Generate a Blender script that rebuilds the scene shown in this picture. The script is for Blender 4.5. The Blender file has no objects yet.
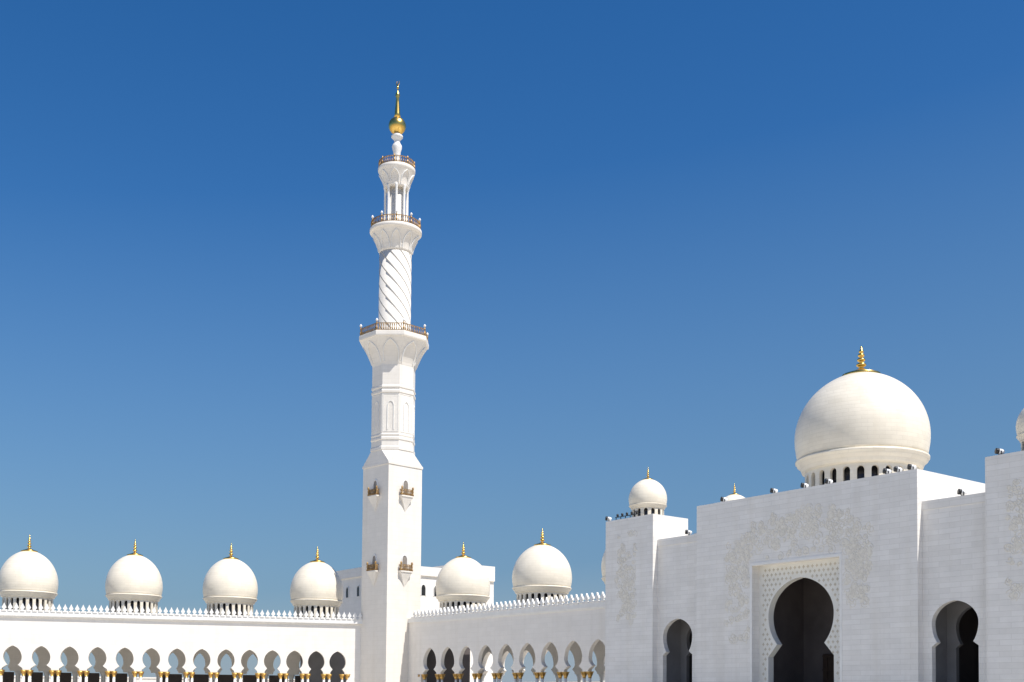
import bpy, math, random
from mathutils import Vector, Matrix
random.seed(7)
R = math.radians
PI = math.pi
S = bpy.context.scene
COL = S.collection

# ------------------------------------------------------------------ camera
cd = bpy.data.cameras.new('camera')
cam = bpy.data.objects.new('camera', cd)
COL.objects.link(cam)
cd.sensor_fit = 'HORIZONTAL'; cd.sensor_width = 36.0
cd.lens = 1150.0 * 36.0 / 1024.0
cd.shift_x = 0.0
cd.shift_y = 305.99 / 1024.0
cd.clip_start = 0.1; cd.clip_end = 6000
cam.matrix_world = (Matrix.Translation((0, 0, 1.7)) @ Matrix.Rotation(R(52.5), 4, 'Z')
                    @ Matrix.Rotation(PI / 2 + 0.042593, 4, 'X') @ Matrix.Rotation(0.009, 4, 'Z'))
S.camera = cam

# ------------------------------------------------------------------ sky and sun
SUN_EL, SUN_AZ = 59.0, 12.0            # azimuth from +X, counter-clockwise
w = bpy.data.worlds.new('World'); S.world = w; w.use_nodes = True
nt = w.node_tree
bg = nt.nodes['Background']
sky = nt.nodes.new('ShaderNodeTexSky'); sky.sky_type = 'NISHITA'; sky.sun_disc = False
sky.sun_elevation = R(SUN_EL); sky.sun_rotation = R(90 - SUN_AZ)
sky.altitude = 0; sky.air_density = 1.0; sky.dust_density = 0.5; sky.ozone_density = 2.0
hs = nt.nodes.new('ShaderNodeHueSaturation')
hs.inputs['Hue'].default_value = 0.506; hs.inputs['Saturation'].default_value = 1.40; hs.inputs['Value'].default_value = 1.0
nt.links.new(sky.outputs[0], hs.inputs['Color'])
# pale dusty air towards the horizon
tcw = nt.nodes.new('ShaderNodeTexCoord')
mrw = nt.nodes.new('ShaderNodeMapRange'); # the haze stands a little higher on the sunward side
dtw = nt.nodes.new('ShaderNodeVectorMath'); dtw.operation = 'DOT_PRODUCT'; dtw.inputs[1].default_value = (-0.067, -0.087, 1.0)
nt.links.new(tcw.outputs['Generated'], dtw.inputs[0]); nt.links.new(dtw.outputs['Value'], mrw.inputs[0])
mrw.inputs[1].default_value = 0.42; mrw.inputs[2].default_value = 0.0
mrw.inputs[3].default_value = 0.0; mrw.inputs[4].default_value = 1.0
pww = nt.nodes.new('ShaderNodeMath'); pww.operation = 'POWER'; pww.inputs[1].default_value = 1.0
nt.links.new(mrw.outputs[0], pww.inputs[0])
mxw = nt.nodes.new('ShaderNodeMix'); mxw.data_type = 'RGBA'
nt.links.new(pww.outputs[0], mxw.inputs[0]); nt.links.new(hs.outputs[0], mxw.inputs[6])
mr2 = nt.nodes.new('ShaderNodeMapRange'); nt.links.new(dtw.outputs['Value'], mr2.inputs[0])
mr2.inputs[1].default_value = 0.11; mr2.inputs[2].default_value = 0.0; mr2.inputs[3].default_value = 0.0; mr2.inputs[4].default_value = 1.0
mx2 = nt.nodes.new('ShaderNodeMix'); mx2.data_type = 'RGBA'; nt.links.new(mr2.outputs[0], mx2.inputs[0])
mx2.inputs[6].default_value = (1.16, 2.22, 3.55, 1); mx2.inputs[7].default_value = (2.9, 3.5, 4.1, 1)
nt.links.new(mx2.outputs[2], mxw.inputs[7])
nt.links.new(mxw.outputs[2], bg.inputs['Color'])
bg.inputs['Strength'].default_value = 0.078
sd = bpy.data.lights.new('sun', 'SUN'); sd.energy = 4.0; sd.angle = R(0.5); sd.color = (1.0, 0.965, 0.91)
sun = bpy.data.objects.new('sun', sd); COL.objects.link(sun)
sdir = Vector((math.cos(R(SUN_EL)) * math.cos(R(SUN_AZ)), math.cos(R(SUN_EL)) * math.sin(R(SUN_AZ)), math.sin(R(SUN_EL))))
sun.rotation_euler = sdir.to_track_quat('Z', 'Y').to_euler()
sun.location = (0, -40, 150)
vs = S.view_settings
vs.view_transform = 'Standard'; vs.look = 'None'; vs.exposure = 0.6; vs.gamma = 1.0; vs.use_curve_mapping = False
S.display_settings.display_device = 'sRGB'

# ------------------------------------------------------------------ materials
def mat(name, col, rough=0.55, metal=0.0, spec=0.4):
    m = bpy.data.materials.new(name); m.use_nodes = True
    b = m.node_tree.nodes['Principled BSDF']
    b.inputs['Base Color'].default_value = (*col, 1); b.inputs['Roughness'].default_value = rough
    b.inputs['Metallic'].default_value = metal
    b.inputs['Specular IOR Level'].default_value = spec
    return m, m.node_tree, b

def marble(name, col, course=0.6, block=1.2, joint=0.10, mott=0.06, rough=0.5, stain=0.0, var=0.03):
    """white stone laid in courses: joints, block to block variation, soft mottling"""
    m, t, b = mat(name, col, rough)
    N, L = t.nodes, t.links
    tc = N.new('ShaderNodeTexCoord')
    sp = N.new('ShaderNodeSeparateXYZ'); L.new(tc.outputs['Object'], sp.inputs[0])
    ad = N.new('ShaderNodeMath'); ad.operation = 'ADD'; L.new(sp.outputs[0], ad.inputs[0]); L.new(sp.outputs[1], ad.inputs[1])
    cb = N.new('ShaderNodeCombineXYZ'); L.new(ad.outputs[0], cb.inputs[0]); L.new(sp.outputs[2], cb.inputs[1])
    br = N.new('ShaderNodeTexBrick'); L.new(cb.outputs[0], br.inputs['Vector'])
    br.inputs['Scale'].default_value = 1.0
    br.inputs['Mortar Size'].default_value = 0.03; br.inputs['Mortar Smooth'].default_value = 0.4
    br.inputs['Brick Width'].default_value = block; br.inputs['Row Height'].default_value = course
    br.inputs['Color1'].default_value = (1, 1, 1, 1); br.inputs['Color2'].default_value = (1 - var, 1 - var * 1.05, 1 - var * 1.2, 1)
    br.inputs['Mortar'].default_value = (1 - joint, 1 - joint * 1.05, 1 - joint * 1.15, 1)
    no = N.new('ShaderNodeTexNoise'); no.inputs['Scale'].default_value = 0.45; no.inputs['Detail'].default_value = 7
    no.inputs['Roughness'].default_value = 0.65
    L.new(tc.outputs['Object'], no.inputs['Vector'])
    mr = N.new('ShaderNodeMapRange'); L.new(no.outputs[0], mr.inputs[0])
    mr.inputs[1].default_value = 0.25; mr.inputs[2].default_value = 0.75
    mr.inputs[3].default_value = 1 - mott; mr.inputs[4].default_value = 1 + mott * 0.5
    m1 = N.new('ShaderNodeMix'); m1.data_type = 'RGBA'; m1.blend_type = 'MULTIPLY'; m1.inputs[0].default_value = 1
    m1.inputs[6].default_value = (*col, 1); L.new(br.outputs['Color'], m1.inputs[7])
    m2 = N.new('ShaderNodeMix'); m2.data_type = 'RGBA'; m2.blend_type = 'MULTIPLY'; m2.inputs[0].default_value = 1
    L.new(m1.outputs[2], m2.inputs[6]); L.new(mr.outputs[0], m2.inputs[7])
    out = m2.outputs[2]
    if stain > 0:                       # faint run-off streaks, stretched downwards
        mp = N.new('ShaderNodeMapping'); mp.inputs['Scale'].default_value = (0.9, 0.9, 0.06)
        L.new(tc.outputs['Object'], mp.inputs[0])
        n2 = N.new('ShaderNodeTexNoise'); n2.inputs['Scale'].default_value = 1.0; n2.inputs['Detail'].default_value = 5
        L.new(mp.outputs[0], n2.inputs['Vector'])
        r2 = N.new('ShaderNodeMapRange'); L.new(n2.outputs[0], r2.inputs[0])
        r2.inputs[1].default_value = 0.5; r2.inputs[2].default_value = 0.8; r2.inputs[3].default_value = 0; r2.inputs[4].default_value = stain
        m3 = N.new('ShaderNodeMix'); m3.data_type = 'RGBA'; L.new(r2.outputs[0], m3.inputs[0])
        L.new(out, m3.inputs[6]); m3.inputs[7].default_value = (col[0] * 0.72, col[1] * 0.68, col[2] * 0.6, 1)
        out = m3.outputs[2]
    L.new(out, b.inputs['Base Color'])
    bu = N.new('ShaderNodeBump'); bu.inputs['Strength'].default_value = 0.25; bu.inputs['Distance'].default_value = 0.03
    L.new(br.outputs['Fac'], bu.inputs['Height']); bu.invert = True
    L.new(bu.outputs[0], b.inputs['Normal'])
    return m

def noisy(name, c1, c2, scale, rough=0.5, metal=0.0, bump=0.0):
    m, t, b = mat(name, c1, rough, metal)
    N, L = t.nodes, t.links
    tc = N.new('ShaderNodeTexCoord')
    no = N.new('ShaderNodeTexNoise'); no.inputs['Scale'].default_value = scale; no.inputs['Detail'].default_value = 6
    L.new(tc.outputs['Object'], no.inputs['Vector'])
    cr = N.new('ShaderNodeValToRGB'); cr.color_ramp.elements[0].position = 0.3; cr.color_ramp.elements[1].position = 0.7
    cr.color_ramp.elements[0].color = (*c1, 1); cr.color_ramp.elements[1].color = (*c2, 1)
    L.new(no.outputs[0], cr.inputs[0]); L.new(cr.outputs[0], b.inputs['Base Color'])
    if bump:
        bu = N.new('ShaderNodeBump'); bu.inputs['Strength'].default_value = bump
        L.new(no.outputs[0], bu.inputs['Height']); L.new(bu.outputs[0], b.inputs['Normal'])
    return m

M_WALL = marble('white_marble_cladding', (0.80, 0.77, 0.725), 0.5, 2.2, 0.13, 0.10, 0.42, 0.28, 0.065)
M_WING = marble('white_wing_cladding', (0.82, 0.775, 0.71), 0.75, 2.2, 0.08, 0.07, 0.5, 0.2, 0.04)
M_MIN = marble('minaret_marble', (0.80, 0.75, 0.675), 0.8, 1.8, 0.09, 0.06, 0.45, 0.20, 0.03)
M_ROOF = noisy('grey_roof_membrane', (0.30, 0.29, 0.27), (0.24, 0.23, 0.22), 0.4, 0.8)
M_TRIM = noisy('white_marble_trim', (0.80, 0.785, 0.75), (0.74, 0.72, 0.68), 1.2, 0.5)
M_DOME = marble('cream_dome_tiles', (0.82, 0.745, 0.61), 0.42, 1.7, 0.10, 0.10, 0.36, 0.2, 0.06)
M_LATT = noisy('carved_panel_marble', (0.76, 0.74, 0.68), (0.70, 0.68, 0.62), 0.8, 0.5)
M_INLAY = noisy('beige_stone_inlay', (0.60, 0.54, 0.43), (0.50, 0.455, 0.37), 0.6, 0.6)
M_STEM = noisy('vine_stem_stone', (0.74, 0.695, 0.61), (0.62, 0.58, 0.505), 0.3, 0.6)
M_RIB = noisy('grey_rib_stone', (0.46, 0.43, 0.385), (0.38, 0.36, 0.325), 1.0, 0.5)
M_VINE = noisy('pale_vine_relief', (0.785, 0.74, 0.65), (0.72, 0.675, 0.585), 0.35, 0.6)
M_GOLD = noisy('polished_gold', (0.86, 0.58, 0.17), (0.74, 0.47, 0.12), 3.0, 0.28, 1.0)
M_CAP = noisy('gilded_capital', (0.70, 0.46, 0.15), (0.40, 0.23, 0.06), 5.0, 0.42, 0.7)
M_RAIL = noisy('bronze_railing', (0.46, 0.29, 0.11), (0.20, 0.115, 0.05), 2.0, 0.45, 0.4)
M_COL = noisy('column_marble', (0.80, 0.785, 0.75), (0.70, 0.68, 0.64), 2.5, 0.35)
M_DARK = noisy('dark_window_glass', (0.02, 0.02, 0.022), (0.035, 0.033, 0.032), 1.0, 0.15)
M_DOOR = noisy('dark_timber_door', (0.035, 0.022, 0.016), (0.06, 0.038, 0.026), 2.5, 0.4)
M_INT = noisy('shade_dark_interior', (0.125, 0.105, 0.10), (0.085, 0.073, 0.07), 0.5, 0.6)  # deep interior shade put into the base colour
M_BROWN = noisy('window_lattice_bronze', (0.30, 0.27, 0.24), (0.20, 0.17, 0.14), 3.0, 0.4)
M_GREY = noisy('shade_grey_interior', (0.27, 0.262, 0.262), (0.22, 0.213, 0.213), 0.6, 0.6)  # passage shade put into the colour, greyer than the marble
M_LAMPW = noisy('white_lamp_metal', (0.82, 0.82, 0.81), (0.76, 0.76, 0.75), 3.0, 0.4)
M_LAMPB = noisy('black_lamp_metal', (0.018, 0.018, 0.02), (0.03, 0.03, 0.03), 3.0, 0.35)
M_COURT = marble('courtyard_paving', (0.73, 0.68, 0.59), 1.2, 1.2, 0.10, 0.05, 0.4)
M_SAND = noisy('pale_desert_ground', (0.42, 0.36, 0.27), (0.34, 0.29, 0.22), 0.02, 0.9)

# ------------------------------------------------------------------ mesh helpers
class MB:
    def __init__(self): self.v = []; self.f = []; self.sm = []
    def add(self, vs, fs, smooth=False):
        o = len(self.v); self.v += [tuple(p) for p in vs]
        for q in fs: self.f.append(tuple(i + o for i in q)); self.sm.append(smooth)
        return self
    def box(self, x0, x1, y0, y1, z0, z1):
        v = [(x, y, z) for z in (z0, z1) for y in (y0, y1) for x in (x0, x1)]
        return self.add(v, [(0, 2, 3, 1), (4, 5, 7, 6), (0, 1, 5, 4), (2, 6, 7, 3), (0, 4, 6, 2), (1, 3, 7, 5)])
    def lathe(self, prof, n=32, c=(0, 0), rot=0.0, smooth=True, cap=True):
        """prof: list of (r, z) from bottom to top"""
        vs, fs = [], []
        k = len(prof)
        for r, z in prof:
            for i in range(n):
                a = rot + 2 * PI * i / n
                vs.append((c[0] + r * math.cos(a), c[1] + r * math.sin(a), z))
        for j in range(k - 1):
            for i in range(n):
                i2 = (i + 1) % n
                fs.append((j * n + i, j * n + i2, (j + 1) * n + i2, (j + 1) * n + i))
        self.add(vs, fs, smooth)
        if cap:
            o = len(self.v) - len(vs)
            self.f.append(tuple(o + i for i in reversed(range(n)))); self.sm.append(False)
            self.f.append(tuple(o + (k - 1) * n + i for i in range(n))); self.sm.append(False)
        return self
    def prism_y(self, poly, y0, y1):
        """polygon in x,z (counter-clockwise seen from -y) pushed from y0 to y1"""
        n = len(poly)
        v = [(x, y0, z) for x, z in poly] + [(x, y1, z) for x, z in poly]
        f = [tuple(range(n)), tuple(reversed(range(n, 2 * n)))]
        f += [(i, i + n, (i + 1) % n + n, (i + 1) % n) for i in range(n)]
        return self.add(v, f)
    def ribbon(self, pts, nrm, wd, th, closed=False):
        """raised strip along pts with outward normals nrm, width wd, height th"""
        n = len(pts); vs = []; fs = []
        for i in range(n):
            p = Vector(pts[i])
            a = Vector(pts[(i - 1) % n] if closed or i > 0 else pts[i])
            b = Vector(pts[(i + 1) % n] if closed or i < n - 1 else pts[i])
            t = (b - a).normalized(); q = Vector(nrm[i] if isinstance(nrm, list) else nrm).normalized()
            s = t.cross(q).normalized() * wd / 2
            vs += [p - s - q * 0.02, p - s * 0.75 + q * th, p + s * 0.75 + q * th, p + s - q * 0.02]
        m = n if closed else n - 1
        for i in range(m):
            a = 4 * i; b = 4 * ((i + 1) % n)
            for k in range(3): fs.append((a + k, a + k + 1, b + k + 1, b + k))
        if not closed: fs += [(3, 2, 1, 0), (4 * n - 4, 4 * n - 3, 4 * n - 2, 4 * n - 1)]
        return self.add(vs, fs)
    def xf(self, Mx):
        self.v = [tuple(Mx @ Vector(p)) for p in self.v]; return self
    def merge(self, o): return self.add(o.v, o.f) if not any(o.sm) else self._m(o)
    def _m(self, o):
        k = len(self.v); self.v += o.v
        for q, s in zip(o.f, o.sm): self.f.append(tuple(i + k for i in q)); self.sm.append(s)
        return self
    def build(self, name, m, parent=None, loc=(0, 0, 0), rotz=0.0):
        me = bpy.data.meshes.new(name); me.from_pydata(self.v, [], self.f)
        me.polygons.foreach_set('use_smooth', self.sm)
        me.materials.append(m); me.update()
        o = bpy.data.objects.new(name, me); COL.objects.link(o)
        o.location = loc; o.rotation_euler = (0, 0, rotz)
        if parent: o.parent = parent
        return o

def thing(name, label, cat, loc=(0, 0, 0), rotz=0.0, group=None):
    o = bpy.data.objects.new(name, None); COL.objects.link(o)
    o.location = loc; o.rotation_euler = (0, 0, rotz); o.empty_display_size = 1
    o['label'] = label; o['category'] = cat
    if group: o['group'] = group
    return o

def copy_part(o, parent, loc, rotz=None):
    c = o.copy(); COL.objects.link(c); c.parent = parent; c.location = loc
    if rotz is not None: c.rotation_euler = (0, 0, rotz)
    for ch in list(o.children):
        d = ch.copy(); COL.objects.link(d); d.parent = c
    return c

def horseshoe(cx, hw, apex, zc, zp, hp, zj, hj, zb, n=14):
    """outline of a pointed horseshoe arch from lower left, over the apex, to lower right (x, z)"""
    half = []                            # right half, from the bottom up
    half += [(hj, zb), (hj, zj)]
    # lower bulb from the pinch out to the widest point
    a0 = math.acos(min(1, hp / hw))
    dz = zc - zp
    for i in range(n // 2 + 1):
        a = -a0 * (1 - i / (n // 2))
        half.append((hw * math.cos(a), zc + dz * math.sin(a) / max(math.sin(a0), 1e-6)))
    # upper pointed part: an arc centred on the far side of the axis
    h = apex - zc
    e = max(0.0, (h * h - hw * hw) / (2 * hw))
    e = max(e, 0.12 * hw)
    Rr = hw + e; hh = math.sqrt(Rr * Rr - e * e)
    aE = math.acos(e / Rr)
    for i in range(1, n + 1):
        a = aE * i / n
        half.append((Rr * math.cos(a) - e, zc + Rr * math.sin(a) * h / hh))
    half[-1] = (0.0, apex)
    left = [(cx - x, z) for x, z in half]
    right = [(cx + x, z) for x, z in reversed(half[:-1])]
    return left + right

def arch_wall(mb, x0, x1, zt, y0, y1, arch, zb):
    poly = [(x0, zb)] + arch + [(x1, zb), (x1, zt), (x0, zt)]
    mb.prism_y(poly, y0, y1)

# ------------------------------------------------------------------ ground
g = MB(); g.box(-2600, 2600, -2600, 2600, -1.0, -0.01)
o = g.build('ground', M_SAND); o['kind'] = 'structure'
g = MB(); g.box(-330, 120, -170, 230, -0.005, 0.0)
o = g.build('courtyard', M_COURT); o['kind'] = 'structure'

# ------------------------------------------------------------------ domes
def dome_profile(Rd, h, n=26):
    """bulbous dome, r/z from its ring upwards; widest at 0.33 Rd, gently pointed crown"""
    pr = []
    zw = 0.33 * Rd
    for i in range(7):
        t = i / 6; pr.append((Rd * (0.955 + 0.045 * math.sin(t * PI / 2)), zw * t))
    for i in range(1, n + 1):
        a = PI / 2 * i / n
        r = Rd * math.cos(a) ** 1.0
        z = zw + (h - zw) * (math.sin(a) * 0.97 + 0.03 * (i / n) ** 3)
        pr.append((max(r, 0.03), z))
    return pr

def make_dome(parent, c, zring, Rd, hcrown, drum_bot, nwin, fin_h, ring=True):
    """dome > drum (with windows) and finial; local z is the parent's z"""
    h = hcrown - zring
    d = MB()
    d.lathe([(r, zring + z) for r, z in dome_profile(Rd, h)], 72)
    # moulded ring under the bulb and a soft cavetto into the drum
    b = 0.07 * Rd
    prof = [(0.84 * Rd, zring - 0.19 * Rd), (0.89 * Rd, zring - 0.18 * Rd), (0.90 * Rd, zring - 0.15 * Rd), (0.925 * Rd, zring - 0.10 * Rd),
            (0.965 * Rd, zring - 0.07 * Rd), (0.97 * Rd, zring - 0.04 * Rd), (0.99 * Rd, zring - 0.03 * Rd), (0.99 * Rd, zring + 0.0 * Rd), (0.95 * Rd, zring + 0.015 * Rd)]
    rg = MB(); rg.lathe(prof, 72, smooth=True)
    d._m(rg)
    dome = d.build('dome', M_DOME, parent, (c[0], c[1], 0))
    # drum: piers with arched heads round dark glass
    dr = MB(); rD = 0.845 * Rd; ztop = zring - 0.18 * Rd
    wz0, wz1 = drum_bot + 0.06 * Rd, ztop - 0.06 * Rd
    for i in range(nwin):
        a0 = 2 * PI * i / nwin; da = 2 * PI / nwin
        # one bay: polygon in (angle, z) with an arched opening, pushed inwards
        ow = 0.26 * da
        hs = wz1 - ow * rD
        ar = [(-ow, drum_bot), (-ow, hs)]
        for k in range(1, 6): ar.append((-ow * math.cos(PI * k / 6), hs + ow * rD * 1.05 * math.sin(PI * k / 6)))
        ar += [(ow, hs), (ow, drum_bot)]
        poly = [(-da / 2, drum_bot)] + ar + [(da / 2, drum_bot), (da / 2, ztop), (0, ztop), (-da / 2, ztop)]
        n = len(poly)
        v = []
        for rr in (rD, rD * 0.93):
            for an, z in poly: v.append((rr * math.cos(a0 + an), rr * math.sin(a0 + an), z))
        f = [tuple(range(n)), tuple(reversed(range(n, 2 * n)))] + [(j, j + n, (j + 1) % n + n, (j + 1) % n) for j in range(n)]
        dr.add(v, f)
    drum = dr.build('drum', M_DOME, dome)
    gl = MB(); gl.lathe([(rD * 0.90, drum_bot), (rD * 0.90, ztop)], 48); gl.build('window', M_DARK, dome)
    # finial: flared foot, beads of falling size, tip
    f0 = hcrown - 0.02 * Rd; H = fin_h
    pr = [(0.27 * Rd, f0 - 0.055 * Rd), (0.29 * Rd, f0 - 0.004 * Rd), (0.19 * Rd, f0 + 0.03 * Rd), (0.11 * Rd, f0 + 0.06 * Rd), (0.06 * Rd, f0 + 0.085 * Rd), (0.028 * Rd, f0 + 0.11 * Rd)]
    zz = f0 + 0.11 * Rd; H = H - 0.05 * Rd
    for rb, hb in ((0.078, 0.18), (0.064, 0.17), (0.052, 0.15), (0.038, 0.11)):
        for k in range(1, 6):
            s = math.sin(PI * k / 6)
            pr.append((Rd * (0.022 + (rb - 0.022) * s), zz + hb * H * k / 6))
        zz += hb * H
        pr.append((0.02 * Rd, zz))
    pr += [(0.014 * Rd, zz + 0.1 * H), (0.004 * Rd, f0 + 1.0 * H)]
    fm = MB(); fm.lathe(pr, 20); fm.build('finial', M_GOLD, dome)
    return dome

# ------------------------------------------------------------------ arcade wings
def merlon_mesh(wd, ht):
    p = [(-0.36, 0), (-0.36, 0.12), (-0.18, 0.20), (-0.15, 0.30), (-0.37, 0.42), (-0.33, 0.55), (-0.14, 0.78), (0.0, 1.05),
         (0.14, 0.78), (0.33, 0.55), (0.37, 0.42), (0.15, 0.30), (0.18, 0.20), (0.36, 0.12), (0.36, 0)]
    mb = MB(); mb.prism_y([(x * wd, z * ht) for x, z in reversed(p)][::-1], -0.16, 0.16)
    return mb

def column_parts(parent, name='column'):
    s = MB()
    s.lathe([(0.34, 0), (0.34, 0.18), (0.28, 0.22), (0.30, 0.34), (0.235, 0.42), (0.225, 2.4), (0.20, 4.62)], 16)
    sh = s.build(name, M_COL, parent)
    c = MB()
    c.lathe([(0.205, 4.36), (0.28, 4.42), (0.23, 4.50), (0.29, 4.72), (0.42, 5.0), (0.50, 5.14), (0.46, 5.2)], 12, smooth=False)
    for k in range(8):                                         # palm fronds curling out of the bell
        a = k * PI / 4
        ca, sa = math.cos(a), math.sin(a); px, py = -sa * 0.11, ca * 0.11
        pts = [(0.25, 4.55), (0.36, 4.82), (0.50, 5.02), (0.58, 4.98)]
        v = []
        for r, z in pts: v += [(r * ca - px, r * sa - py, z), (r * ca + px, r * sa + py, z)]
        c.add(v, [(0, 1, 3, 2), (2, 3, 5, 4), (4, 5, 7, 6)])
    c.box(-0.48, 0.48, -0.36, 0.36, 5.2, 5.32)
    c.build('capital', M_CAP, sh)
    return sh

def arcade(root, cuts, hw, apex, y_back, back_step, back_phase, over, merlon_step, zt=15.05, top=16.35, x_end=None, x_start=None, screen_h=5.0, skip=3, th=1.2, bw_f=0.355):
    """cuts: bay boundaries along x; front wall at y 0..1.2, columns under every boundary"""
    wall = MB()
    for a, b in zip(cuts[:-1], cuts[1:]):
        c = (a + b) / 2
        arch_wall(wall, a, b, zt - 0.75, 0.0, th, horseshoe(c, hw, apex, apex - 1.18 * hw - 0.25, 6.15, hw * 0.60, 5.6, (b - a) / 2 - 0.62, 5.32), 5.32)
    x0, x1 = cuts[0], cuts[-1]
    wall.build('front_wall', M_WING, root)
    mb = MB()                                                   # parapet band oversailing the wall, small cavetto under it
    mb.prism_y([(0, 0)] * 0 or [(x0, zt - 0.752), (x1, zt - 0.752), (x1, zt), (x0, zt)], -over, th)
    mb.box(x0, x1, -over * 0.5, 0.0, zt - 0.95, zt - 0.752)
    parapet = mb.build('parapet', M_TRIM, root)
    xe = x1 if x_end is None else x_end
    # merlons along the parapet
    mm = merlon_mesh(merlon_step * 1.0, top - zt - 0.002)
    xs0 = x0 if x_start is None else x_start
    n = int((xe - xs0) / merlon_step)
    first = None
    for i in range(n):
        x = xe - merlon_step * (i + 0.6)
        if first is None:
            first = mm.build('merlon', M_TRIM, parapet, (x, 0.05 - over, zt + 0.002))
        else: copy_part(first, parapet, (x, 0.05 - over, zt + 0.002))
        if i > 96: break
    strip = MB()
    strip.box(xs0, xe, -over - 0.02 + 0.14, -over + 0.16, zt + 0.002, zt + 0.26)
    strip.build('parapet_kerb', M_TRIM, parapet)
    # columns
    c0 = None
    for k, x in enumerate(cuts):
        if k == len(cuts) - 1: x -= 0.55
        dx = 0.47 if (cuts[1] - cuts[0]) < 4.8 else 0.62
        for ddx in (-dx, dx):
            for yy in ((0.26, 0.94) if th > 1 else (0.36,)):
                if c0 is None: c0 = column_parts(root); c0.location = (x + ddx, yy, 0)
                else: copy_part(c0, root, (x + ddx, yy, 0))
    # back wall of the gallery
    bw = MB(); xs = []
    x = back_phase
    while x > x0: x -= back_step
    while x < x1 + back_step: xs.append(x); x += back_step
    for a, b in zip(xs[:-1], xs[1:]):
        arch_wall(bw, a, b, 14.3, y_back, y_back + 0.9, horseshoe((a + b) / 2, back_step * bw_f, apex - 0.3, apex - 0.3 - 1.18 * hw - 0.25, 6.15, back_step * bw_f * 0.66, 5.6, min(back_step / 2 - 0.62, back_step * bw_f * 1.0), 5.32), 5.32)
    bw.build('back_wall', M_WING, root)
    p0 = None
    for x in xs:
        if p0 is None:
            pm = MB(); pm.lathe([(0.5, 0), (0.42, 0.4), (0.40, 4.6), (0.62, 5.2), (0.62, 5.32)], 12)
            p0 = pm.build('pier', M_COL, root, (x, y_back + 0.45, 0))
        else: copy_part(p0, root, (x, y_back + 0.45, 0))
    s0 = None                                                   # added dark screens between the rear piers, in place of gallery shade
    hw_ = back_step / 2 - 0.65
    for k, (a, b) in enumerate(zip(xs[:-1], xs[1:])):
        if k % skip == 0 or a < x0 or b > x1: continue
        loc = ((a + b) / 2, y_back + 0.45, 0)
        if s0 is None:
            sm_ = MB(); sm_.box(-hw_, hw_, -0.05, 0.05, 0.0, screen_h); sm_.box(-hw_, hw_, -0.09, 0.09, screen_h + 0.002, screen_h + 0.15)
            s0 = sm_.build('shade_screen', M_DOOR, root, loc)
        else: copy_part(s0, root, loc)
    rf = MB(); rf.box(x0, x1, th, y_back, 13.6, 14.28); rf.build('roof', M_ROOF, root)
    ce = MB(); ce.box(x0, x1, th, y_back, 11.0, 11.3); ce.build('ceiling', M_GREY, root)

# left wing: local x runs along the wing towards the minaret
LC = (-179.16, 103.66)
lw = thing('arcade_wing', 'long sunlit white arcade wing left of the minaret, four cream domes on its roof', 'building', (LC[0], LC[1], 0), R(67))
ctr = [-4.28, -7.99, -11.76, -15.59, -19.49, -23.48, -27.53, -31.66, -35.87, -40.18, -44.56]
while ctr[-1] > -80: ctr.append(ctr[-1] - 4.45)
ctr = ctr[::-1]
cuts = [ctr[0] - 2.2] + [(a + b) / 2 for a, b in zip(ctr[:-1], ctr[1:])] + [ctr[-1] + 1.9]
arcade(lw, cuts, 1.45, 9.35, 12.6, 4.75, -16.2, 0.42, 0.95, x_end=1.1, skip=9, bw_f=0.215)
pw = MB(); pw.box(-9.9, 1.0, 11.8, 12.1, 0, 11.0); pw.build('shade_partition', M_GREY, lw)  # added wall, keeps the last arches by the minaret dark
endw = MB(); endw.box(cuts[-1], 1.2, 0.0, 1.2, 0.0, 14.3); endw.build('corner_wall', M_WING, lw)
eb = MB(); eb.box(cuts[-1], 1.2, -0.42, 1.2, 14.302, 15.05)
ebo = eb.build('corner_parapet', M_TRIM, lw)
for s in (-56.8, -39.4, -22.9, -7.5):
    make_dome(lw, (s, 7.2), 18.75, 4.83, 26.1, 14.3, 24, 3.1)

# right wing
RX0 = -172.0
rw = thing('arcade_wing', 'shaded white arcade wing between the minaret and the entrance block', 'building', (-172.0, 109.1, 0), 0)
cuts = [3.9 + 5.41 * k for k in range(0, 13)]
arcade(rw, cuts, 2.02, 9.88, 12.6, 5.41, 3.9, 0.22, 1.14, zt=15.2, top=16.5, x_start=0.5, screen_h=3.4, skip=4, th=0.7)
endw = MB(); endw.box(-1.0, 3.9, 0.0, 1.2, 0.0, 14.45); endw.build('corner_wall', M_WING, rw)
eb = MB(); eb.box(-1.0, 3.9, -0.22, 1.2, 14.452, 15.2); eb.build('corner_parapet', M_TRIM, rw)
cw = MB(); cw.box(0.6, 0.9, 1.22, 12.58, 0.0, 11.0); cw.build('shade_partition', M_INT, rw)  # added dark wall closing the gallery end, so the first arches look shaded
for x in (6.2, 28.35, 49.8):
    make_dome(rw, (x, 7.1), 19.1, 4.83, 26.2, 14.3, 24, 2.95)

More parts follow.
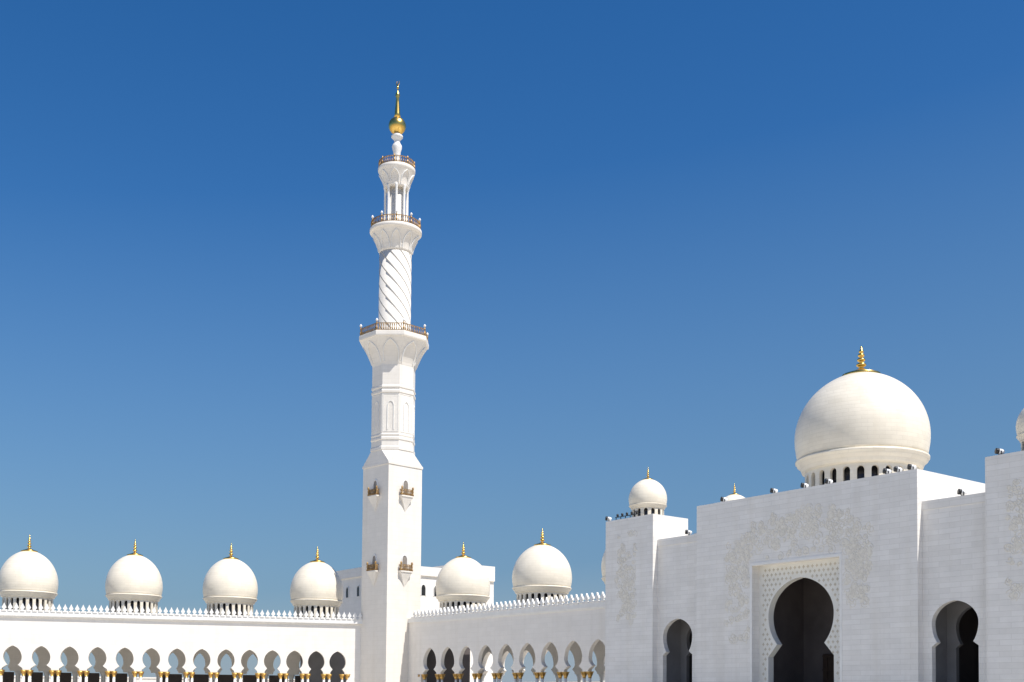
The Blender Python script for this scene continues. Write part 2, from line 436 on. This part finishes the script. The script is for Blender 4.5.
# ------------------------------------------------------------------ entrance block
PX, PY = -75.77, 95.0
eb = thing('entrance_building', 'tall white marble entrance block with a great horseshoe portal and one big dome', 'building', (PX, PY, 0), 0)
HT = 23.3
W, RC, PW, PH = 14.0, 1.1, 5.6, 15.85
PC = -0.32                                                      # the recess sits a little left of the block's middle
mb = MB()
mb.prism_y([(-W, 0), (PC - PW, 0), (PC - PW, PH), (PC + PW, PH), (PC + PW, 0), (W, 0), (W, HT), (-W, HT)], 0, RC)
mb.box(-W, -W + 1, RC, 22, 0, HT); mb.box(W - 1, W, RC, 22, 0, HT); mb.box(-W + 1, W - 1, 21, 22, 0, HT)
mb.box(-W + 1, W - 1, RC, 21, 22.2, 22.6)
mb.build('portal_block', M_WALL, eb)
pa = horseshoe(-0.45, 4.2, 14.3, 10.4, 7.4, 3.02, 6.1, 4.2, 0.0, 22)
mb = MB()
arch_wall(mb, PC - PW - 0.3, PC + PW + 0.3, PH + 0.3, RC + 0.003, RC + 0.85, pa, 0.0)
panel = mb.build('carved_panel', M_LATT, eb)

def inside(x, z, poly):
    r = False
    for (x1, z1), (x2, z2) in zip(poly, poly[1:] + poly[:1]):
        if (z1 > z) != (z2 > z) and x < (x2 - x1) * (z - z1) / (z2 - z1) + x1: r = not r
    return r
big = [(-0.45 + (x + 0.45) * 1.07, 10 + (z - 10) * 1.04) for x, z in pa]
st = MB(); sp = 0.56
for j in range(0, 30):
    for i in range(-11, 12):
        x = (i + (0.5 if j % 2 else 0)) * sp; z = 0.6 + j * sp * 0.94
        if abs(x - PC) > PW - 0.4 or z > PH - 0.35 or inside(x, z, big): continue
        pts = []
        for k in range(8):
            r = 0.19 if k % 2 == 0 else 0.10
            pts.append((x + r * math.cos(k * PI / 4), z + r * math.sin(k * PI / 4)))
        st.prism_y(pts, RC - 0.02, RC + 0.0)
st.build('star_inlay', M_INLAY, panel)
fr = MB()                                                       # thin raised frame round the panel recess
for q in (-1, 1): fr.box(PC + q * PW - (0.28 if q < 0 else 0.0), PC + q * PW + (0.28 if q > 0 else 0), -0.05, 0.0, 0.0, PH)
fr.box(PC - PW - 0.28, PC + PW + 0.28, -0.05, 0.0, PH + 0.002, PH + 0.3)
fr.build('portal_frame', M_TRIM, eb)

# vine carving: scrolling stems, leaves and flowers, raised a few centimetres
def vine_mb(zones, count, sc=1.0, y=0.0, seed=3):
    rng = random.Random(seed); mb = MB(); sm = MB()
    for _ in range(count):
        x0, x1, z0, z1 = rng.choice(zones)
        cx, cz = rng.uniform(x0, x1), rng.uniform(z0, z1)
        r0 = rng.uniform(0.3, 0.8) * sc; ph = rng.uniform(0, 2 * PI); dr = rng.choice((-1, 1))
        pts = []
        turns = rng.uniform(1.0, 1.6)
        for k in range(20):
            t = k / 19; a = ph + dr * t * turns * 2 * PI; r = r0 * (1 - 0.8 * t)
            pts.append((cx + r * math.cos(a), y, cz + r * math.sin(a)))
        sm.ribbon(pts, (0, -1, 0), 0.10 * sc, rng.uniform(0.014, 0.03))
        for k in range(4):                                      # leaves off the stem
            p = pts[3 + k * 4]; a = rng.uniform(0, 2 * PI); l = rng.uniform(0.22, 0.42) * sc; wv = l * 0.32
            c, s = math.cos(a), math.sin(a)
            q = [(0, 0), (l * .5, -wv), (l, 0), (l * .5, wv)]
            mb.prism_y([(p[0] + u * c - v * s, p[2] + u * s + v * c) for u, v in q], y - rng.uniform(0.006, 0.022), y + 0.02)
        if rng.random() < 0.45:                                  # flower
            fx, fz = cx, cz; R0 = rng.uniform(0.22, 0.38) * sc; n = rng.choice((6, 8))
            q = []
            for k in range(n * 4):
                a = 2 * PI * k / (n * 4); r = R0 * (0.72 + 0.28 * math.cos(n * a)); q.append((fx + r * math.cos(a), fz + r * math.sin(a)))
            mb.prism_y(q, y - rng.uniform(0.022, 0.034), y + 0.02)
    return mb, sm
def carve(zones_, count, sc, seed):
    a, b = vine_mb(zones_, count, sc, 0.0, seed)
    p = a.build('floral_relief', M_VINE, eb); b.build('vine_stem', M_STEM, p)
zones = [(-9.6, -6.5, 8.0, 17.5), (-9.4, -6.5, 12, 18.5), (6.0, 8.6, 11.0, 17.0), (-8.6, 7.8, 16.5, 18.4), (-8.2, 7.6, 17.6, 19.4), (-6.0, 6.8, 18.8, 20.4), (-3.5, 5.5, 19.6, 21.2), (6.0, 9.0, 14, 18.6)]
carve(zones, 430, 0.75, 3)

# portal interior: deep porch, its shade put into a dark colour, with a timber screen
mb = MB()
mb.box(-7.2, -6.25, RC + 0.86, 9.0, 0, 16.5); mb.box(6.25, 7.2, RC + 0.86, 9.0, 0, 16.5)
mb.box(-7.2, 7.2, 9.0, 9.4, 0, 16.5); mb.box(-7.2, 7.2, RC + 0.86, 9.4, 16.502, 16.9)
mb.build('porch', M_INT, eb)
dm = MB(); dm.box(-3.4, 3.4, 8.7, 8.98, 0.0, 6.6)
for k in range(-3, 4): dm.box(k * 0.95 - 0.08, k * 0.95 + 0.08, 8.62, 8.69, 0.0, 6.5)
for z in (1.2, 3.0, 4.8, 6.3): dm.box(-3.4, 3.4, 8.56, 8.615, z, z + 0.14)
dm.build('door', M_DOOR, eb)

def side_wing(sign):
    x0, x1 = (-21.0, -14.002) if sign < 0 else (14.002, 20.8)
    cxr = -17.75 if sign < 0 else 17.25
    a1 = horseshoe(cxr, 2.33, 10.8, 8.75, 7.0, 1.80, 6.62, 2.33, 0.0, 18)
    mb = MB(); arch_wall(mb, x0, x1, 19.45, 0.8, 1.4, a1, 0.0)
    mb.box(x0, x1, 0.74, 1.4, 19.452, 20.3)
    mb.box(x0, x1, 1.4, 22, 19.5, 19.95); mb.box(x0, x1, 21.0, 22.0, 0, 19.5)
    o = mb.build('recessed_wall', M_WALL, eb)
    a2 = horseshoe(cxr, 2.2, 10.6, 8.6, 7.0, 1.75, 6.62, 2.2, 0.0, 18)
    m2 = MB(); arch_wall(m2, x0 + 0.02, x1 - 0.02, 12.0, 4.6, 5.1, a2, 0.0); m2.box(x0 + 0.02, x1 - 0.02, 1.42, 5.1, 12.002, 12.4)
    m2.box(x0 + 0.02, x0 + 0.1, 1.42, 4.59, 0, 12.0); m2.box(x1 - 0.1, x1 - 0.02, 1.42, 4.59, 0, 12.0)  # thin side linings added to darken the passage
    m2.build('inner_arch', M_GREY, eb)
    m3 = MB(); m3.box(x0 + 0.02, x1 - 0.02, 12.0, 12.4, 0, 12.4); m3.box(x0 + 0.02, x1 - 0.02, 5.12, 12.0, 12.0, 12.4)
    m3.box(x0 + 0.02, x0 + 0.1, 5.12, 12.0, 0, 12); m3.box(x1 - 0.1, x1 - 0.02, 5.12, 12.0, 0, 12)
    m3.build('passage', M_INT, eb)  # closed box, dark colour in place of deep shade
side_wing(-1); side_wing(1)

def tower(x0, x1, y0, y1, domeR, dc):
    mb = MB(); mb.box(x0, x1, y0, y1, 0, HT - 0.5); mb.box(x0, x1, y0, y0 + 0.4, HT - 0.5, HT); mb.box(x0, x1, y1 - 0.4, y1, HT - 0.5, HT)
    mb.box(x0, x0 + 0.4, y0 + 0.4, y1 - 0.4, HT - 0.5, HT); mb.box(x1 - 0.4, x1, y0 + 0.4, y1 - 0.4, HT - 0.5, HT)
    mb.build('tower', M_WALL, eb)
    make_dome(eb, dc, HT + 1.75, domeR, HT + 5.05, HT - 0.5, 14, 1.65)
tower(-29.25, -21.0, 0, 5.9, 2.33, (-24.95, 3.0))
tower(20.8, 29.1, 0, 5.9, 2.55, (24.95, 3.0))
tower(-29.25, -21.0, 15.6, 22.0, 2.33, (-25.25, 19.0))
carve([(-27.2, -24.0, 10.5, 21.5), (-26.8, -24.6, 12, 20)], 120, 0.7, 9)
carve([(22.8, 26.5, 10.5, 21.5)], 120, 0.7, 11)
make_dome(eb, (0.05, 11.0), 27.75, 7.12, 37.35, 22.6, 26, 3.55)

# ------------------------------------------------------------------ minaret
MX, MY = -175.86, 107.56
mn = thing('minaret', 'very tall white marble minaret with spiral ribbed shaft and golden orb on top', 'minaret', (MX, MY, 0), R(6))
OCT = R(22.5)                                                  # octagon with faces parallel to the square
def oc(ap): return ap / math.cos(PI / 8)
mb = MB(); h = 3.75
mb.box(-h, h, -h, h, 0, 42.2)
mb.build('square_shaft', M_MIN, mn)
mb = MB(); mb.box(-h - 0.12, h + 0.12, -h - 0.12, h + 0.12, 42.203, 42.6)
# broach from square to octagon
a = 3.72; k = a * math.tan(PI / 8); zb, zt = 42.603, 45.0; hb = h + 0.05
v = [(-hb, -hb, zb), (hb, -hb, zb), (hb, hb, zb), (-hb, hb, zb)]
top8 = [(-k, -a, zt), (k, -a, zt), (a, -k, zt), (a, k, zt), (k, a, zt), (-k, a, zt), (-a, k, zt), (-a, -k, zt)]
mb.add(v + top8, [(0, 1, 5, 4), (1, 2, 7, 6), (2, 3, 9, 8), (3, 0, 11, 10), (1, 6, 5), (2, 8, 7), (3, 10, 9), (0, 4, 11), (4, 5, 6, 7, 8, 9, 10, 11)])
mb.build('broach', M_MIN, mn)
mb = MB()
A0 = 3.68
prof = [(A0 + .0, 45.0), (A0 + .14, 45.01), (A0 + .14, 45.5), (A0 + .02, 45.7), (A0, 46.3), (A0, 46.7), (A0 + .12, 46.85), (A0 + .12, 47.2), (A0, 47.35), (A0 + .1, 47.7), (A0, 47.9), (A0, 55.1),
        (A0 + .12, 55.25), (A0 + .12, 55.6), (A0, 55.75), (A0, 56.0), (A0 + .12, 56.15), (A0 + .12, 56.4), (A0, 56.55), (A0, 60.4)]
mb.lathe([(oc(r), z) for r, z in prof], 8, rot=OCT, smooth=False)
octs = mb.build('octagonal_shaft', M_MIN, mn)
nm = MB()                                                      # blind arched niches on each face
for kf in range(8):
    an = kf * PI / 4
    nv = Vector((math.cos(an), math.sin(an), 0)); tv = Vector((-math.sin(an), math.cos(an), 0))
    for (hwid, z0, z1, wd) in ((0.55, 48.6, 53.7, 0.13), (1.30, 48.2, 54.9, 0.08)):
        pts = [(-hwid, z0)]
        if wd > 0.12:
            pts += [(-hwid, z1 - 0.9)] + [(-hwid * math.cos(PI * q / 8), z1 - 0.9 + 0.9 * math.sin(PI * q / 8)) for q in range(1, 8)] + [(hwid, z1 - 0.9)]
        else: pts += [(-hwid, z1), (hwid, z1)]
        pts += [(hwid, z0)]
        P = [nv * (A0 + 0.005) + tv * u + Vector((0, 0, z)) for u, z in pts]
        nm.ribbon(P, nv, wd, 0.10 if wd > .12 else 0.04, closed=(wd < .12))
nm.build('blind_niche', M_TRIM, octs)

def flare(n, prof, rot, name, zlo, ribs, mat_=M_MIN):
    mb = MB(); mb.lathe(prof, n, rot=rot, smooth=(n > 12))
    o = mb.build(name, mat_, mn)
    return o
def lerp_prof(prof, z):
    for (r0, z0), (r1, z1) in zip(prof[:-1], prof[1:]):
        if z0 <= z <= z1: return r0 + (r1 - r0) * (z - z0) / max(z1 - z0, 1e-6)
    return prof[-1][0]
def flare_niches(parent, nf, prof, ap, z0, z1, wd):
    nm = MB()
    for kf in range(nf):
        an = 2 * PI * kf / nf
        nv = Vector((math.cos(an), math.sin(an), 0)); tv = Vector((-math.sin(an), math.cos(an), 0))
        pts = []; nr = []
        m = 12
        for q in range(2 * m + 1):
            t = q / m if q <= m else (2 * m - q) / m            # 0 at feet, 1 at apex
            sg = -1 if q <= m else 1
            z = z0 + (z1 - z0) * t
            r = lerp_prof(prof, z) * (math.cos(PI / nf) if ap else 1)
            hwv = lerp_prof(prof, z) * math.sin(PI / nf) * 0.80 * (1 - t ** 3.2)
            rr = r if ap else math.sqrt(max(r * r - hwv * hwv, 0))
            pts.append(nv * (rr + 0.01) + tv * (sg * hwv) + Vector((0, 0, z)))
            nr.append((nv - Vector((0, 0, 0.7))).normalized())
        nm.ribbon(pts, nr, wd, 0.16)
    return nm.build('flare_niche', M_TRIM, parent)

def curve_flare(r0, r1, z0, z1, m=10, p=1.35):
    return [(r0 + (r1 - r0) * (i / m) ** p, z0 + (z1 - z0) * i / m) for i in range(m + 1)]

def railing(parent, rad, z, hgt, n, verts=8, rot=0.0, octagon=False, m=M_RAIL, finials=True):
    """posts at the corners, turned balusters and rails between"""
    mb = MB(); tips = []
    for i in range(n):
        a = rot + 2 * PI * i / n
        r = rad
        if octagon:
            f = (a - rot) % (PI / 4) - PI / 8
            r = rad * math.cos(PI / 8) / math.cos(f)
        big_ = (i % (n // verts) == 0)
        rb = 0.13 if big_ else 0.075
        hh = hgt * (1.05 if big_ else 0.86)
        mb.lathe([(rb, z), (rb * 1.5, z + hh * 0.3), (rb * 0.6, z + hh * 0.55), (rb * 1.3, z + hh * 0.8), (rb * .6, z + hh)], 6, (r * math.cos(a), r * math.sin(a)), smooth=False)
        if big_ and finials:
            tips.append((r * math.cos(a), r * math.sin(a), z + hh + 0.003))
    for zz in (0.08, 0.84):
        pts = []; nr = []
        for i in range(n):
            a = rot + 2 * PI * i / n; r = rad
            if octagon:
                f = (a - rot) % (PI / 4) - PI / 8; r = rad * math.cos(PI / 8) / math.cos(f)
            pts.append((r * math.cos(a), r * math.sin(a), z + hgt * zz)); nr.append((math.cos(a), math.sin(a), 0))
        mb.ribbon(pts, nr, 0.14, 0.06, True); mb.ribbon(pts, [(-x, -y, 0) for x, y, _ in nr], 0.14, 0.06, True)
    o = mb.build('railing', m, parent)
    t0 = None
    for p in tips:
        if t0 is None:
            tm = MB(); tm.lathe([(0.10, 0), (0.22, 0.12), (0.24, 0.26), (0.12, 0.42), (0.02, 0.55)], 10)
            t0 = tm.build('post_cap', M_TRIM, o, p)
        else: copy_part(t0, o, p)
    return o

# first balcony
FP = curve_flare(oc(3.70), oc(5.75), 60.3, 64.7)
b1 = flare(8, FP + [(oc(5.95), 64.75), (oc(6.0), 64.95), (oc(6.0), 65.55), (oc(5.9), 65.65)], OCT, 'balcony', 61.2, True)
flare_niches(b1, 8, FP, True, 60.7, 64.3, 0.2)
railing(mn, oc(5.72), 65.65, 1.55, 96, 8, OCT, True)
# spiral ribbed drum
mb = MB(); mb.lathe([(3.25, 65.65), (3.25, 66.6), (2.9, 66.9), (2.88, 82.5)], 64)
cyl = mb.build('round_shaft', M_MIN, mn)
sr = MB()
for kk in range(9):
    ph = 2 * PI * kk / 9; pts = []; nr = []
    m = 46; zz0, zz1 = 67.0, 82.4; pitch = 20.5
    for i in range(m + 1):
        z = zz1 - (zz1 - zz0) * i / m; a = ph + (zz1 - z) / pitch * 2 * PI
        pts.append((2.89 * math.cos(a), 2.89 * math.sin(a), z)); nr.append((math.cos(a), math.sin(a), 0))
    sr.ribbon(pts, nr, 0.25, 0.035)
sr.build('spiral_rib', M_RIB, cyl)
FP2 = curve_flare(2.95, 4.4, 81.3, 84.9, p=1.6)
b2 = flare(48, FP2 + [(4.55, 84.92), (4.7, 85.1), (4.7, 85.6), (4.58, 85.7)], 0, 'balcony', 0, True)
flare_niches(b2, 10, FP2, False, 81.7, 84.5, 0.18)
railing(mn, 4.45, 85.7, 1.45, 70, 10, 0, False)
# lantern of slender columns
mb = MB(); mb.lathe([(2.5, 85.7), (2.5, 86.4), (2.25, 86.5), (1.5, 86.55), (1.42, 94.5)], 24)
core = mb.build('lantern_core', M_MIN, mn)
p0 = None
for kk in range(8):
    a = kk * PI / 4 + R(8)
    loc = (1.98 * math.cos(a), 1.98 * math.sin(a), 86.5)
    if p0 is None:
        pm = MB(); pm.lathe([(0.32, 0), (0.30, 0.3), (0.23, 0.45), (0.22, 6.4), (0.34, 6.8), (0.36, 7.2)], 12)
        p0 = pm.build('lantern_column', M_TRIM, mn, loc)
    else: copy_part(p0, mn, loc)
FP3 = curve_flare(2.25, 3.2, 93.3, 96.2, p=1.6)
b3 = flare(40, FP3 + [(3.28, 96.32), (3.38, 96.5), (3.38, 96.95), (3.25, 97.05)], 0, 'balcony', 0, True)
flare_niches(b3, 8, FP3, False, 93.9, 96.0, 0.16)
railing(mn, 3.2, 97.05, 1.35, 48, 8, 0, False, finials=False)
# neck, orb and spire
mb = MB()
mb.lathe([(1.5, 97.05), (1.35, 97.6), (0.85, 97.9), (0.62, 98.6), (0.6, 99.4), (0.70, 100.3), (0.90, 101.0), (0.88, 101.4), (0.58, 101.9), (0.5, 102.2), (0.62, 102.5), (1.05, 102.95), (1.05, 103.2), (0.6, 103.6), (0.5, 103.7)], 32)
mb.build('neck', M_TRIM, mn)
mb = MB()
pr = [(0.5, 103.55)] + [(max(1.58 * math.cos(t), .3), 105.1 + 1.58 * math.sin(t)) for t in [R(-70 + 10 * q) for q in range(15)]]
pr += [(0.62, 106.6), (0.5, 107.3), (0.34, 109.4), (0.26, 110.2), (0.36, 110.5), (0.42, 110.85), (0.32, 111.2), (0.12, 111.5), (0.08, 111.9), (0.22, 112.1), (0.24, 112.3), (0.12, 112.5), (0.03, 112.65)]
mb.lathe(pr, 32)
ang = [R(120 + 300 * q / 12) for q in range(13)]
outer = [(0.45 * math.cos(t), 113.05 + 0.45 * math.sin(t)) for t in ang]
inner = [(0.06 * math.cos(R(90)) + 0.34 * math.cos(t), 113.05 + 0.12 + 0.34 * math.sin(t)) for t in reversed(ang)]
mb.prism_y(outer + inner, -0.06, 0.06)
mb.build('golden_orb', M_GOLD, mn)

# window balconies on the four faces, two tiers
def window_balcony():
    """faces local -y; origin on the wall at floor level"""
    c = MB()
    hw, d = 1.25, 0.7
    c.box(-hw - 0.08, hw + 0.08, -d - 0.08, 0, -0.22, 0.0)
    v = [(-hw, -d, -0.222), (hw, -d, -0.222), (hw, 0, -0.222), (-hw, 0, -0.222), (0, 0.0, -2.9), (-hw * .5, -d * .45, -1.5), (hw * .5, -d * .45, -1.5)]
    c.add(v, [(0, 1, 2, 3), (0, 3, 5), (1, 6, 2), (0, 5, 6, 1), (3, 4, 5), (2, 6, 4), (5, 4, 6)])
    base = c.build('window_balcony', M_MIN, mn)
    fm = MB()
    ar = [(-0.62, 0.0), (-0.62, 2.0)] + [(-0.62 * math.cos(PI * q / 10), 2.0 + 0.85 * math.sin(PI * q / 10)) for q in range(1, 10)] + [(0.62, 2.0), (0.62, 0.0)]
    P = [Vector((x, -0.005, z)) for x, z in ar]
    fm.ribbon(P, (0, -1, 0), 0.26, 0.12); f = fm.build('frame', M_TRIM, base)
    gm = MB(); gm.prism_y(ar, -0.03, 0.0); gm.build('window', M_BROWN, base)
    rl = MB()
    pts = [(-hw, 0), (-hw, -d), (hw, -d), (hw, 0)]
    for (x, y) in ((-hw + .05, -d + .05), (hw - .05, -d + .05)):
        rl.lathe([(0.17, 0), (0.2, 0.25), (0.09, 0.4), (0.17, 0.75), (0.10, 1.0), (0.20, 1.25), (0.16, 1.5), (0.03, 1.65)], 8, (x, y))
    for x in [-0.85 + 0.34 * q for q in range(6)]:
        rl.lathe([(0.11, 0), (0.14, 0.3), (0.06, 0.55), (0.12, 0.85), (0.05, 1.02)], 6, (x, -d + .05))
    for x in (-hw + .05, hw - .05):
        for y in (-0.25, -0.48): rl.lathe([(0.09, 0), (0.11, 0.3), (0.05, 0.55), (0.09, 0.85), (0.05, 1.02)], 6, (x, y))
        rl.box(x - .05, x + .05, -d + .2, -0.02, 1.0, 1.1)
    rl.box(-hw + .2, hw - .2, -d, -d + .1, 1.022, 1.12)
    rl.build('railing', M_RAIL, base)
    return base
wb = window_balcony(); first = True
for z in (36.9, 23.55):
    for kf in range(4):
        an = kf * PI / 2
        loc = (3.752 * math.sin(an), -3.752 * math.cos(an), z)
        if first: wb.location = loc; wb.rotation_euler = (0, 0, an); first = False
        else: copy_part(wb, mn, loc, an)

# ------------------------------------------------------------------ square corner building behind the minaret
rb = thing('corner_building', 'plain white square building half hidden behind the minaret, with small arched windows', 'building', (-202.23, 122.47, 0), 0)
mb = MB(); mb.box(-30, 0, 0, 27.5, 0, 26.75); mb.build('wall', M_WING, rb)
mb = MB(); mb.box(-30.4, 0.4, -0.4, 17.5, 26.752, 28.65); mb.box(-30.4, 0.4, 17.502, 27.5, 26.752, 30.0); mb.build('parapet', M_WING, rb)
def arch_pts(hw_, st_, rise):
    return [(-hw_, 0.0), (-hw_, st_)] + [(-hw_ * math.cos(PI * q / 8), st_ + rise * math.sin(PI * q / 8)) for q in range(1, 8)] + [(hw_, st_), (hw_, 0.0)]
w0 = None
spots = [((-1.8 - 4.7 * k, 0.0), 0.0) for k in range(6)] + [((0.0, 2.7 + 3.2 * k), PI / 2) for k in range(8)]
for (x, y), rz in spots:
    if w0 is None:
        wm = MB(); ar = arch_pts(0.6, 1.5, 0.85); wm.prism_y(ar, -0.04, 0.3)
        w0 = wm.build('window', M_DARK, rb, (x, y, 22.6), rz)
        fmm = MB(); fmm.ribbon([Vector((a_, -0.03, z_)) for a_, z_ in ar], (0, -1, 0), 0.22, 0.10); fmm.build('frame', M_TRIM, w0)
    else: copy_part(w0, rb, (x, y, 22.6), rz)

# low outer walls glimpsed through the arcades
ow = MB(); ow.box(-70, 70, -0.5, 0.5, 0, 4.8); ow.box(-70, 70, -0.65, 0.65, 4.802, 5.1)
o = ow.build('boundary_wall', M_WING, None, (-150, 170, 0), 0)
o['label'] = 'low white boundary wall glimpsed through the arches of the shaded wing'; o['category'] = 'wall'
ow = MB(); ow.box(-60, 60, -0.5, 0.5, 0, 4.8); ow.box(-60, 60, -0.65, 0.65, 4.802, 5.1)
o = ow.build('boundary_wall', M_WING, None, (-250, 85, 0), R(67))
o['label'] = 'low white boundary wall glimpsed through the arches of the sunlit wing'; o['category'] = 'wall'

# ------------------------------------------------------------------ roof floodlights
def floodlight(label, loc, rz, tilt=8):
    t = thing('floodlight', label, 'floodlight', loc, rz, 'floodlights along the roof edges')
    t.scale = (0.85, 0.85, 0.85)
    return t
fl_first = None
def add_floodlight(label, x, y, z, rz):
    global fl_first
    t = floodlight(label, (x, y, z), R(rz + 50))
    if fl_first is None:
        b = MB(); b.box(-0.07, 0.07, -0.28, 0.28, 0.0, 0.06)
        for s in (-1, 1): b.box(-0.05, 0.05, s * 0.37 - 0.025, s * 0.37 + 0.025, 0.0, 0.42)
        p1 = b.build('bracket', M_LAMPB, t)
        h_ = MB(); h_.lathe([(0.12, -0.42), (0.22, -0.36), (0.28, -0.05), (0.29, 0.16)], 16)
        h_.xf(Matrix.Translation((0, 0, 0.40)) @ Matrix.Rotation(R(-90 + 8), 4, 'Y'))
        p2 = h_.build('housing', M_LAMPW, t)
        l_ = MB(); l_.lathe([(0.30, 0.162), (0.31, 0.46), (0.24, 0.50)], 16)
        l_.xf(Matrix.Translation((0, 0, 0.40)) @ Matrix.Rotation(R(-90 + 8), 4, 'Y'))
        p3 = l_.build('lens', M_LAMPB, t)
        fl_first = t
    else:
        for ch in list(fl_first.children):
            d = ch.copy(); COL.objects.link(d); d.parent = t
    return t
FL = [
    ('white floodlight on the portal roof edge in front of the small far dome', -86.1, 95.5, HT, 0),
    ('white floodlight on the portal roof edge between the small far dome and big dome', -79.1, 95.5, HT, 0),
    ('white floodlight on the portal roof edge under the left end of the big dome', -75.1, 95.5, HT, 0),
    ('white floodlight below dark windows of the big dome, second from its left end', -72.1, 95.5, HT, 0),
    ('leftmost of three white floodlights grouped under the right side of the big dome', -65.3, 95.5, HT, 0),
    ('middle of three white floodlights grouped under the right side of the big dome', -64.1, 95.5, HT, 0),
    ('white floodlight closest to the right corner of the portal roof edge', -62.6, 95.5, HT, 0),
    ('white floodlight on the low roof between the small domed tower and the portal', -91.85, 95.9, 20.3, 0),
    ('white floodlight on the low roof right of the portal beside the sunlit side wall', -57.7, 95.9, 20.3, 0),
    ('white floodlight on the roof of the right hand tower at the picture edge', -53.7, 95.3, HT, 0),
    ('white floodlight at the left end of the small domed tower roof', -104.7, 95.2, HT, 0),
]
for lb, x, y, z, rz in FL: add_floodlight(lb, x, y, z, rz)
# dark lamp rack along the left tower's roof edge
lr = thing('lamp_rack', 'low dark rail of lamps along the small domed tower roof edge', 'lamp rack', (-101.3, 95.2, HT), 0)
mb = MB(); mb.box(-2.2, 2.2, -0.04, 0.04, 0.30, 0.38)
for k in range(6): mb.box(-2.1 + k * 0.83, -2.02 + k * 0.83, -0.03, 0.03, 0.0, 0.298)
mb.build('rail', M_LAMPB, lr)
q0 = None
for k in range(5):
    loc = (-1.8 + k * 0.83, 0, 0.381)
    if q0 is None:
        mm = MB(); mm.lathe([(0.10, 0), (0.15, 0.1), (0.15, 0.3), (0.06, 0.36)], 10); q0 = mm.build('lamp', M_LAMPB, lr, loc)
    else: copy_part(q0, lr, loc)
